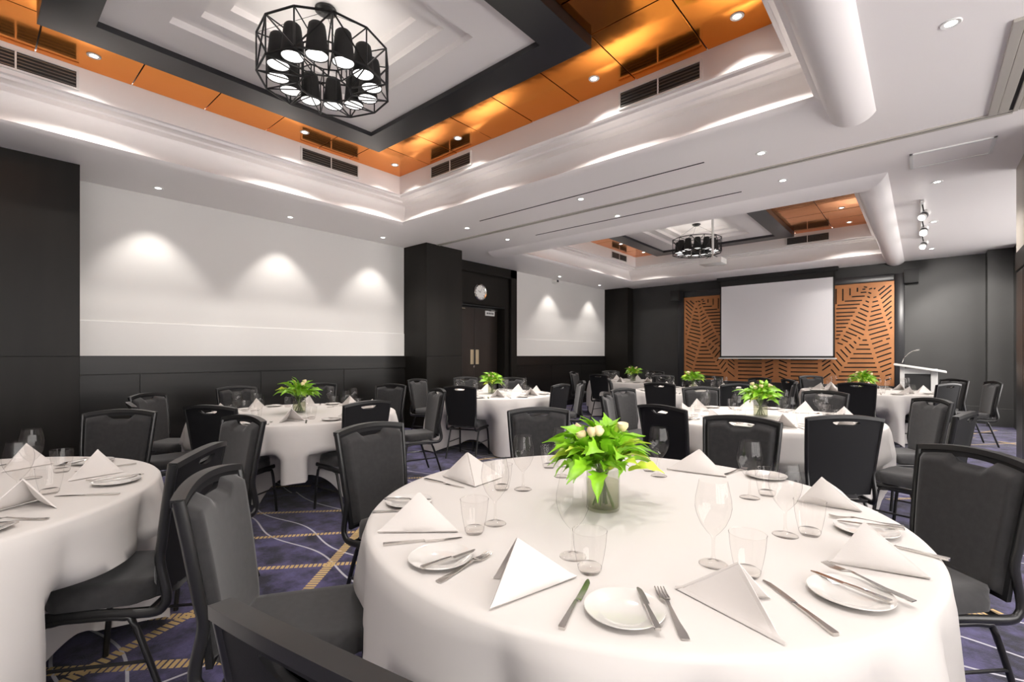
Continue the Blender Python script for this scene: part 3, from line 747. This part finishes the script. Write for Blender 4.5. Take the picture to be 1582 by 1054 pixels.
CHAIRS = {  # back-top centre of each chair
 'T1': [(-.63, .30), (-1.72, .51), (-2.31, 1.47), (-2.10, 2.72), (-.85, 3.16), (.156, 2.65), (.62, 1.55)],
 'T0': [(-4.21, .71), (-3.22, 1.15), (-2.25, .645)],
 'T2': [(-5.87, 1.2), (-4.82, .88), (-4.10, 1.22), (-3.50, 2.21), (-4.21, 3.56), (-5.38, 3.74), (-6.32, 3.22), (-6.40, 2.2)],
 'T3': [(-6.30, 4.88), (-6.22, 5.90), (-5.45, 6.28), (-3.86, 6.07), (-3.66, 5.24), (-4.43, 4.10)],
 'T4': [(-6.35, 9.6), (-6.05, 10.85), (-5.0, 11.2), (-3.83, 8.95), (-5.05, 8.55)],
 'T5': [(-3.95, 7.05), (-2.8, 6.40), (-1.9, 6.85), (-1.40, 7.95), (-2.12, 9.0), (-2.98, 9.05)],
 'T6': [(-1.51, 3.48), (-.37, 3.65), (.23, 4.42), (.07, 5.60), (-.79, 6.06), (-2.05, 5.89), (-2.63, 5.0), (-2.48, 4.33)],
 'T7': [(-.70, 8.25), (-1.65, 8.75), (.28, 8.84), (.80, 9.95), (.40, 10.6), (-1.62, 10.6)]}
BACKS = {'near', 'near left', 'near right'}
seat_boxes = {}
for tk, pts in CHAIRS.items():
    cx, cy, _, _, ph = TB[tk]; sd = assign(cx, cy, pts); seat_boxes[tk] = []
    for (x, y), s in zip(pts, sd):
        d = Vector((cx - x, cy - y)).normalized(); jx = 0
        org = Vector((x, y)) + d * .275; rz = math.atan2(d.y, d.x) - PI / 2
        look = 'black back turned to the camera' if s in BACKS else ('seen from the side' if s in ('left', 'right') else 'grey padded back facing the camera')
        lb = 'black banquet chair, %s, at %s side of the %s' % (look, s, ph)
        if len(lb.split()) > 16: lb = 'banquet chair at %s side of the %s' % (s, ph)
        if not used[0]:
            chair0.location = (org.x, org.y, 0); chair0.rotation_euler = (0, 0, rz); chair0['label'] = lb; chair0['group'] = 'chairs around the ' + ph; used[0] = True
        else: dup(chair0, (org.x, org.y, 0), rz, lb, 'chairs around the ' + ph)
        seat_boxes[tk].append((org, d))

# ---------------------------------------------------------------- tables and cloths
TZ = .76; TR = .915
def cloth(tk, N, rows):
    cx, cy, L, ph, _ = TB[tk]; r = random.Random(hash_(tk)); bm = bmesh.new(); rings = []
    ctr = bm.verts.new((0, 0, TZ))
    for q in (.25, .5, .72, .88, .96): rings.append([bm.verts.new((TR * q * math.cos(2 * PI * i / N), TR * q * math.sin(2 * PI * i / N), TZ)) for i in range(N)])
    for a, z in ((.985, 0), (1.0, -.003), (1.009, -.012)): rings.append([bm.verts.new((TR * a * math.cos(2 * PI * i / N), TR * a * math.sin(2 * PI * i / N), TZ + z)) for i in range(N)])
    n1, n2 = r.choice((13, 14, 15)), r.choice((7, 8)); p1, p2 = r.uniform(0, 6.28), r.uniform(0, 6.28); cols = []
    for i in range(N):
        th = 2 * PI * i / N; a = th - ph
        ov = L / 2 / max(abs(math.cos(a)), abs(math.sin(a))) - TR
        drop = min(ov, .735); corner = max(0, math.cos(4 * (a - PI / 4))) ** 2
        warp = th + .16 * math.sin(3 * th + p2) + .07 * math.sin(5 * th + p1)
        f = abs(math.sin(n1 * warp / 2 + p1)) ** .75 * 1.5 - .95 + .30 * math.cos(n2 * warp + p2)   # round lobes, tight creases
        cols.append((th, drop, corner, f))
    c0 = Vector((cx, cy)); lim = []
    for i, (th, drop, corner, f) in enumerate(cols):
        q = 2.0; rd = .5
        while rd < 1.15:
            v = Vector((rd * math.cos(th), rd * math.sin(th)))
            for org, d in seat_boxes[tk]:
                rel = v + c0 - org
                if abs(rel.x * d.y - rel.y * d.x) < .222 and -.3 < rel.dot(d) < .24: q = min(q, rd)
            if q < 2: break
            rd += .01
        lim.append(q)
    w_ = max(1, N // 110)
    lim = [min(lim[(i + k) % N] for k in range(-w_, w_ + 1)) for i in range(N)]
    lim = [min(q, 1.1) for q in lim]
    for _ in range(2): lim = [min(lim[i], sum(lim[(i + k) % N] for k in range(-w_, w_ + 1)) / (2 * w_ + 1)) for i in range(N)]
    for j in range(1, rows + 1):
        t = j / rows; ring = []
        for i, (th, drop, corner, f) in enumerate(cols):
            z = TZ - .012 - (drop - .012) * t; k = min(1, t * 2.0) ** .8
            rad = TR * 1.009 + .004 + k * (.012 + .070 * f) + t * .075 * corner
            m = min(1, max(0, (.53 - z) / .07)); m = m * m * (3 - 2 * m)
            if rad > lim[i]: rad = rad * (1 - m) + lim[i] * m
            ring.append(bm.verts.new((rad * math.cos(th), rad * math.sin(th), max(z, .012))))
        rings.append(ring)
    for i in range(N): bm.faces.new((ctr, rings[0][i], rings[0][(i + 1) % N]))
    for a, b in zip(rings, rings[1:]):
        for i in range(N): bm.faces.new((a[i], b[i], b[(i + 1) % N], a[(i + 1) % N]))
    return bm
def hash_(s): return sum(ord(c) * (k + 3) for k, c in enumerate(s))
leg_m = mesh('leg', tube([(.58, 0, .70), (.60, 0, .01)], .014, 8), 'frame')
top_m = mesh('tabletop', lathe([(0, .72), (.895, .72), (.905, .73), (.905, .745), (0, .75)], 48), 'dark')
for tk, (cx, cy, L, ph, phr) in TB.items():
    t = thing('round_table', 'round table under its cloth, the ' + phr, 'table', (cx, cy, 0), 0, 'round banquet tables')
    link('tabletop', top_m, t)
    for k in range(4): link('leg', leg_m, t, (0, 0, 0), k * PI / 2 + .3)
    near = tk in ('T1', 'T0', 'T2', 'T6')
    c = obj('tablecloth', cloth(tk, 240 if near else 120, 14 if near else 8), 'cloth', None, 80, (cx, cy, 0))
    tag(c, 'white tablecloth draped over the ' + phr, 'tablecloth', 'white tablecloths')

# ---------------------------------------------------------------- tableware prototypes
wine_m = mesh('wine_glass', lathe([(0, .002), (.034, .001), (.036, .003), (.02, .007), (.006, .012), (.0042, .03), (.004, .065), (.006, .078), (.016, .088), (.031, .108), (.042, .134), (.0465, .155), (.0455, .178), (.040, .205), (.036, .226)], 28), 'glass', 80)
wine_b = mesh('foot', lathe([(.0335, .0005), (.037, .002), (.0365, .0042), (.0325, .003)], 28), 'glass', 80)
tumb_m = mesh('tumbler', lathe([(0, .004), (.026, .004), (.030, .012), (.036, .04), (.041, .07), (.0445, .108)], 28), 'glass', 80)
tumb_b = mesh('thick_base', lathe([(0, .0005), (.025, .0005), (.030, .008), (.031, .016), (.026, .020), (0, .018)], 28), 'glass', 80)
rim_t = mesh('rim', lathe([(.0437, .107), (.0447, .1095), (.0455, .1085), (.0447, .106)], 28), 'glass', 80)
plate_m = mesh('side_plate', lathe([(0, .004), (.050, .004), (.056, .006), (.082, .014), (.086, .0145), (.0865, .0125), (.060, .002), (.052, 0), (0, 0)], 40), 'china', 60)
def knife_m(L, bl, w=.0095):
    bm = bmesh.new(); rows = []
    def sec(y, a, b, t): rows.append([bm.verts.new(p) for p in ((-a, y, 0), (b, y, 0), (b, y, t), (-a, y, t))])
    hl = L - bl
    for f, k in ((0, .85), (.04, 1.0), (.3, .85), (.7, .62), (.95, .55), (1, .6)): sec(-L / 2 + hl * f, w * k * .8, w * k * .8, .006 if f < .95 else .005)
    for f, a, b in ((.03, .5, 1.0), (.12, .45, 1.1), (.55, .4, 1.15), (.85, .4, .95), (.97, .3, .4), (1, .1, .15)): sec(-L / 2 + hl + bl * f, w * a, w * b, .002)
    for p, q in zip(rows, rows[1:]):
        for k in range(4): bm.faces.new((p[k], p[(k + 1) % 4], q[(k + 1) % 4], q[k]))
    bm.faces.new(rows[0]); bm.faces.new(rows[-1][::-1]); return bm
def fork_m(L):
    bm = bmesh.new(); rows = []
    for y, w, z in ((0, .0085, .001), (.02, .0095, .001), (.06, .006, .002), (.11, .0035, .007), (.13, .004, .009), (.14, .010, .007), (.150, .0125, .004)):
        y = -L / 2 + y * L / .2; rows.append([bm.verts.new(p) for p in ((-w, y, z), (w, y, z), (w, y, z + .0022), (-w, y, z + .0022))])
    for p, q in zip(rows, rows[1:]):
        for k in range(4): bm.faces.new((p[k], p[(k + 1) % 4], q[(k + 1) % 4], q[k]))
    bm.faces.new(rows[0]); bm.faces.new(rows[-1][::-1])
    for k in range(4):
        x = -.0103 + k * .00687; rr = []
        for y, z in ((.150, .004), (.175, .002), (.2, .006)):
            w = .0021 if y < .2 else .001; y = -L / 2 + y * L / .2
            rr.append([bm.verts.new(p) for p in ((x - w, y, z), (x + w, y, z), (x + w, y, z + .002), (x - w, y, z + .002))])
        for p, q in zip(rr, rr[1:]):
            for c in range(4): bm.faces.new((p[c], p[(c + 1) % 4], q[(c + 1) % 4], q[c]))
        bm.faces.new(rr[-1][::-1])
    return bm
K_M = mesh('dinner_knife', knife_m(.235, .115), 'steel', 50); B_M = mesh('butter_knife', knife_m(.175, .08, .0085), 'steel', 50); F_M = mesh('fork', fork_m(.205), 'steel', 50)
def wing(bm, A, F, T, th, belly, n=8):
    """curved triangular napkin wing with thickness"""
    A, F, T = Vector(A), Vector(F), Vector(T); nr = (F - A).cross(T - A).normalized()
    def grid(off):
        g = []
        for i in range(n + 1):
            row = []
            for j in range(n + 1 - i):
                a, b = i / n, j / n; c = 1 - a - b; p = A * a + F * b + T * c
                p = p + nr * (belly * 27 * a * b * c + off); p.z = max(p.z, .002 + (off if off > 0 else 0)); row.append(bm.verts.new(p))
            g.append(row)
        return g
    g0, g1 = grid(0), grid(th)
    for g in (g0, g1):
        for i in range(n):
            for j in range(n - i):
                bm.faces.new((g[i][j], g[i][j + 1], g[i + 1][j]))
                if j < n - i - 1: bm.faces.new((g[i][j + 1], g[i + 1][j + 1], g[i + 1][j]))
    def edge(sel):
        for a, b in zip(sel, sel[1:]): bm.faces.new((g0[a[0]][a[1]], g0[b[0]][b[1]], g1[b[0]][b[1]], g1[a[0]][a[1]]))
    edge([(0, j) for j in range(n + 1)]); edge([(i, 0) for i in range(n + 1)]); edge([(i, n - i) for i in range(n + 1)])
def napkin_bm(A, L, R, T):
    bm = bmesh.new(); A, L, R, T = map(Vector, (A, L, R, T)); c = (L + R + T) / 3
    wing(bm, A, L, T, .005, .013); wing(bm, A, R, T, -.005, -.013)
    s = lambda v, k=.93: T + (v - T) * k + (c - T) * .02
    wing(bm, s(A), s(L), T, .003, .006); wing(bm, s(A), s(R), T, -.003, -.006)
    return bm
NAP = mesh('napkin', napkin_bm((0, -.03, .115), (-.105, -.055, 0), (.105, -.055, 0), (0, .12, 0)), 'napkin', 60)

def put(me, name, loc, rz, label, cat, group, ch=()):
    o = link(name, me, None, loc, rz); tag(o, label, cat, group)
    for nm, m in ch: link(nm, m, o)
    return o
def seg(me, name, p, q, z, label, cat, group, tilt=0):
    """p = handle end, q = tip, in photo pixels"""
    a, b = at(*p, z), at(*q, z); o = put(me, name, (a + b) / 2, math.atan2(b.y - a.y, b.x - a.x) - PI / 2, label, cat, group)
    if tilt: o.rotation_euler.x = tilt
    return o
Z = TZ + .001
G = lambda what, phr: '%s on the %s' % (what, phr)
def wineglass(x, y, side, phr): put(wine_m, 'wine_glass', (x, y, Z), 0, 'clear stemmed wine glass at %s place of the %s' % (side, phr), 'wine glass', G('wine glasses', phr), (('foot', wine_b),))
def tumbler(x, y, side, phr): put(tumb_m, 'water_tumbler', (x, y, Z), 0, 'clear water tumbler at %s place of the %s' % (side, phr), 'tumbler', G('tumblers', phr), (('thick_base', tumb_b), ('rim', rim_t)))

def setting(cx, cy, ang, side, phr, r, what='NKFPBWT', jit=1):
    """one place laid for a guest sitting at angle ang"""
    u = Vector((math.cos(ang), math.sin(ang))); s = Vector((-u.y, u.x))   # u outward, s = guest's right
    def P(rr, ss): return Vector((cx, cy)) + u * rr + s * ss
    rz = ang + PI / 2; J = lambda a: r.uniform(-a, a) * jit
    if 'N' in what:
        p = P(.66 + J(.02), J(.02)); put(NAP, 'napkin', (p.x, p.y, Z), rz + r.choice((0, PI, .9, -.9)) + J(.4), 'white napkin pyramid at %s place of the %s' % (side, phr), 'napkin', G('folded napkins', phr))
    if 'K' in what:
        p = P(.74, .13 + J(.01)); put(K_M, 'dinner_knife', (p.x, p.y, Z), rz + J(.1), 'steel dinner knife at %s place of the %s' % (side, phr), 'knife', G('dinner knives', phr))
    if 'F' in what:
        p = P(.74, -.15 + J(.01)); put(F_M, 'dinner_fork', (p.x, p.y, Z), rz + J(.1), 'steel dinner fork at %s place of the %s' % (side, phr), 'fork', G('forks', phr))
    if 'P' in what:
        p = P(.73, -.27 + J(.01)); put(plate_m, 'side_plate', (p.x, p.y, Z), 0, 'round white side plate at %s place of the %s' % (side, phr), 'plate', G('side plates', phr))
    if 'B' in what:
        p = P(.73, -.24 + J(.01)); put(B_M, 'butter_knife', (p.x, p.y, Z + .014), rz + J(.2), 'butter knife on plate at %s place of the %s' % (side, phr), 'knife', G('butter knives', phr))
    if 'W' in what: p = P(.50 + J(.03), .10 + J(.02)); wineglass(p.x, p.y, side, phr)
    if 'T' in what: p = P(.57 + J(.02), .17 + J(.02)); tumbler(p.x, p.y, side, phr)

for tk, a0 in (('T0', .75), ('T2', .25), ('T3', .1), ('T4', .2), ('T5', .3), ('T6', .45), ('T7', .1)):
    cx, cy, _, _, phr = TB[tk]; r = random.Random(hash_(tk) + 5)
    angs = [a0 + k * PI / 4 for k in range(8)]
    sd = assign(cx, cy, [(cx + math.cos(a), cy + math.sin(a)) for a in angs])
    for a, s in zip(angs, sd): setting(cx, cy, a, s, phr, r)

# front table: places read off the photograph
ph1 = TB['T1'][4]; cx, cy = TB['T1'][:2]
def nap_px(P, Q, Sx, A, za, side):
    p, q, s, a = at(*P, Z), at(*Q, Z), at(*Sx, Z), at(*A, za); o = (p + q + s) / 3; o.z = Z
    k = obj('napkin', napkin_bm(a - o, p - o, s - o, q - o), 'napkin', None, 60, o)
    tag(k, 'white napkin pyramid at %s place of the %s' % (side, ph1), 'napkin', G('folded napkins', ph1))
nap_px((583, 824), (707, 823), (640, 790), (647, 762), .86, 'left')
nap_px((755, 944), (890, 893), (762, 895), (798, 832), .865, 'near left')
nap_px((1212, 999), (1042, 910), (1190, 925), (1140, 868), .855, 'near')
nap_px((1282, 870), (1437, 896), (1330, 838), (1333, 808), .865, 'near right')
nap_px((1231, 776), (1331, 792), (1282, 762), (1268, 738), .865, 'right')
nap_px((1030, 726), (1122, 738), (1075, 716), (1080, 695), .855, 'far right')
nap_px((862, 722), (915, 722), (900, 708), (884, 681), .865, 'far')
nap_px((684, 737), (733, 753), (776, 738), (722, 700), .87, 'far left')
def kn(h, t, side, z=Z): seg(K_M, 'dinner_knife', h, t, z, 'steel dinner knife at %s place of the %s' % (side, ph1), 'knife', G('dinner knives', ph1))
def fk(h, t, side, z=Z): return seg(F_M, 'dinner_fork', h, t, z, 'steel dinner fork at %s place of the %s' % (side, ph1), 'fork', G('forks', ph1))
def bk(h, t, side, z=Z + .0145): seg(B_M, 'butter_knife', h, t, z, 'butter knife on plate at %s place of the %s' % (side, ph1), 'knife', G('butter knives', ph1))
def pl(c, side):
    p = at(*c, Z); put(plate_m, 'side_plate', p, 0, 'round white side plate at %s place of the %s' % (side, ph1), 'plate', G('side plates', ph1))
kn((590, 843), (716, 831), 'left'); kn((868, 972), (908, 897), 'near left'); kn((1296, 986), (1176, 895), 'near')
kn((1437, 859), (1335, 834), 'near right'); kn((656, 741), (718, 754), 'far left')
fk((672, 903), (760, 855), 'near left'); fk((1064, 999), (1015, 905), 'near'); fk((1425, 936), (1264, 868), 'near right', Z + .017)
fk((1386, 813), (1290, 800), 'right'); fk((590, 791), (650, 790), 'left'); fk((1110, 737), (1160, 722), 'far right')
pl((680, 866), 'near left'); pl((964, 947), 'near'); pl((1313, 922), 'near right'); pl((1338, 822), 'right'); pl((1184, 738), 'far right'); pl((632, 778), 'left')
bk((648, 880), (736, 849), 'near left'); bk((1018, 977), (984, 907), 'near'); bk((1372, 930), (1256, 884), 'near right'); bk((1390, 818), (1300, 806), 'right'); bk((600, 772), (660, 772), 'left')
for (p, s) in zip([(885, 861), (1102, 873), (1213, 828), (1158, 770), (1018, 736), (868, 737), (808, 757), (765, 810)], ('near left', 'near', 'near right', 'right', 'far right', 'far', 'far left', 'left')):
    q = at(*p, Z); wineglass(q.x, q.y, s, ph1)
for (p, s) in zip([(911, 884), (1155, 890), (1251, 827), (1185, 766), (1003, 728), (848, 723), (775, 757), (733, 824)], ('near left', 'near', 'near right', 'right', 'far right', 'far', 'far left', 'left')):
    q = at(*p, Z); tumbler(q.x, q.y, s, ph1)

# ---------------------------------------------------------------- flowers in glass vases
def leaf_bm(L=.13, W=.055, lob=4, curl=.03, seed=0):
    r = random.Random(seed); bm = bmesh.new(); n = 12; rows = []
    for i in range(n + 1):
        t = i / n; w = W * .5 * math.sin(PI * min(1, t * .92 + .06)) ** .7 * (1 + .30 * math.cos(2 * PI * lob * t)) * (1 - t ** 6) + .0012
        z = curl * math.sin(PI * t * .9) - .5 * curl * t * t; y = t * L
        f = .012 * math.sin(t * 9 + seed)
        rows.append([bm.verts.new((-w, y + .004 * (1 - t), z + .35 * w + f * w * 8)), bm.verts.new((-w * .5, y, z + .08 * w)), bm.verts.new((0, y, z - .002)), bm.verts.new((w * .5, y, z + .08 * w)), bm.verts.new((w, y + .004 * (1 - t), z + .35 * w - f * w * 8))])
    for a, b in zip(rows, rows[1:]):
        for k in range(4): bm.faces.new((a[k], a[k + 1], b[k + 1], b[k]))
    return bm
LV = [mesh('leaf', leaf_bm(.14, .06, 4, .03, 1), 'leaf', 80), mesh('leaf', leaf_bm(.12, .045, 3, .02, 2), 'leafy', 80), mesh('leaf', leaf_bm(.15, .05, 5, .04, 3), 'leaf', 80)]
FLW = mesh('flower', lathe([(0, 0), (.012, .008), (.02, .022), (.019, .034), (.012, .03), (0, .026)], 10), 'petal', 60)
vase_m = mesh('vase', lathe([(0, .001), (.058, .001), (.060, .006), (.060, .150), (.057, .150), (.057, .012), (0, .010)], 40), 'vase', 60)
water_m = mesh('water', lathe([(0, .0115), (.0555, .0115), (.0555, .105), (0, .105)], 32), 'water', 60)
def stems_bm(r):
    bm = bmesh.new()
    for k in range(12):
        a = r.uniform(0, 6.28); q = r.uniform(.01, .045); b = a + r.uniform(2.4, 3.8); e = r.uniform(.02, .05)
        add_tube(bm, [(q * math.cos(a), q * math.sin(a), .015), (0.3 * q * math.cos(a), .3 * q * math.sin(a), .08), (e * math.cos(b), e * math.sin(b), .175)], .0035, 5)
    return bm
def bouquet(tk, x, y, detail, seed):
    r = random.Random(seed); phr = TB[tk][4]
    v = link('glass_vase', vase_m, None, (x, y, Z)); tag(v, 'clear cylindrical glass vase with water on the ' + phr, 'vase', 'glass vases on the tables'); link('water', water_m, v)
    f = thing('bouquet', 'bright green leafy bouquet with pale blooms on the ' + phr, 'flowers', (x, y, Z), 0, 'bouquets on the tables')
    obj('stems', stems_bm(r), 'stem', f, 60)
    items = []
    for k in range(104 if detail else 60):
        a = r.uniform(0, 2 * PI); el = r.choice((r.uniform(-.35, .3), r.uniform(.1, .8), r.uniform(.5, 1.4))); rad = r.uniform(.01, .05) + (.05 if el < .5 else .0) * r.random()
        z = r.uniform(.145, .20) + max(0, el) * .035; sc = r.uniform(.75, 1.25) * (1 - .33 * max(0, el - .4))
        m_ = Matrix.Translation((rad * math.cos(a), rad * math.sin(a), z)) @ Matrix.Rotation(a - PI / 2, 4, 'Z') @ Matrix.Rotation(el, 4, 'X') @ Matrix.Rotation(r.uniform(-.8, .8), 4, 'Y') @ Matrix.Scale(sc, 4)
        items.append((r.choice((0, 0, 1, 2, 2)), m_))
    if detail:
        for k, m_ in items: o = link('leaf', LV[k], f); o.matrix_local = m_
    else:
        for kk in (0, 1):
            bm = bmesh.new()
            for k, m_ in items:
                if (k == 1) != (kk == 1): continue
                n0 = len(bm.verts); bm.from_mesh(LV[k]); bm.verts.ensure_lookup_table()
                for vv in bm.verts[n0:]: vv.co = m_ @ vv.co
            o = obj('foliage', bm, 'leafy' if kk else 'leaf', f, 80); o['kind'] = 'stuff'
    for k in range(5):
        a = r.uniform(0, 6.28); q = r.uniform(.03, .12); o = link('flower', FLW, f, (q * math.cos(a), q * math.sin(a), r.uniform(.24, .29)), r.uniform(0, 6)); o.rotation_euler = (r.uniform(-.6, .6), r.uniform(-.6, .6), 0)
    return f
bouquet('T1', -.884, 1.53, True, 11)
for k, (tk, px, py) in enumerate((('T2', 462.4, 637.6), ('T3', 760.3, 608.3), ('T6', 1175, 644))):
    p = at(px, py, TZ); bouquet(tk, p.x, p.y, False, 30 + k)
bouquet('T4', -4.9, 9.8, False, 41); bouquet('T5', -2.80, 7.70, False, 42); bouquet('T7', -.72, 9.4, False, 43)
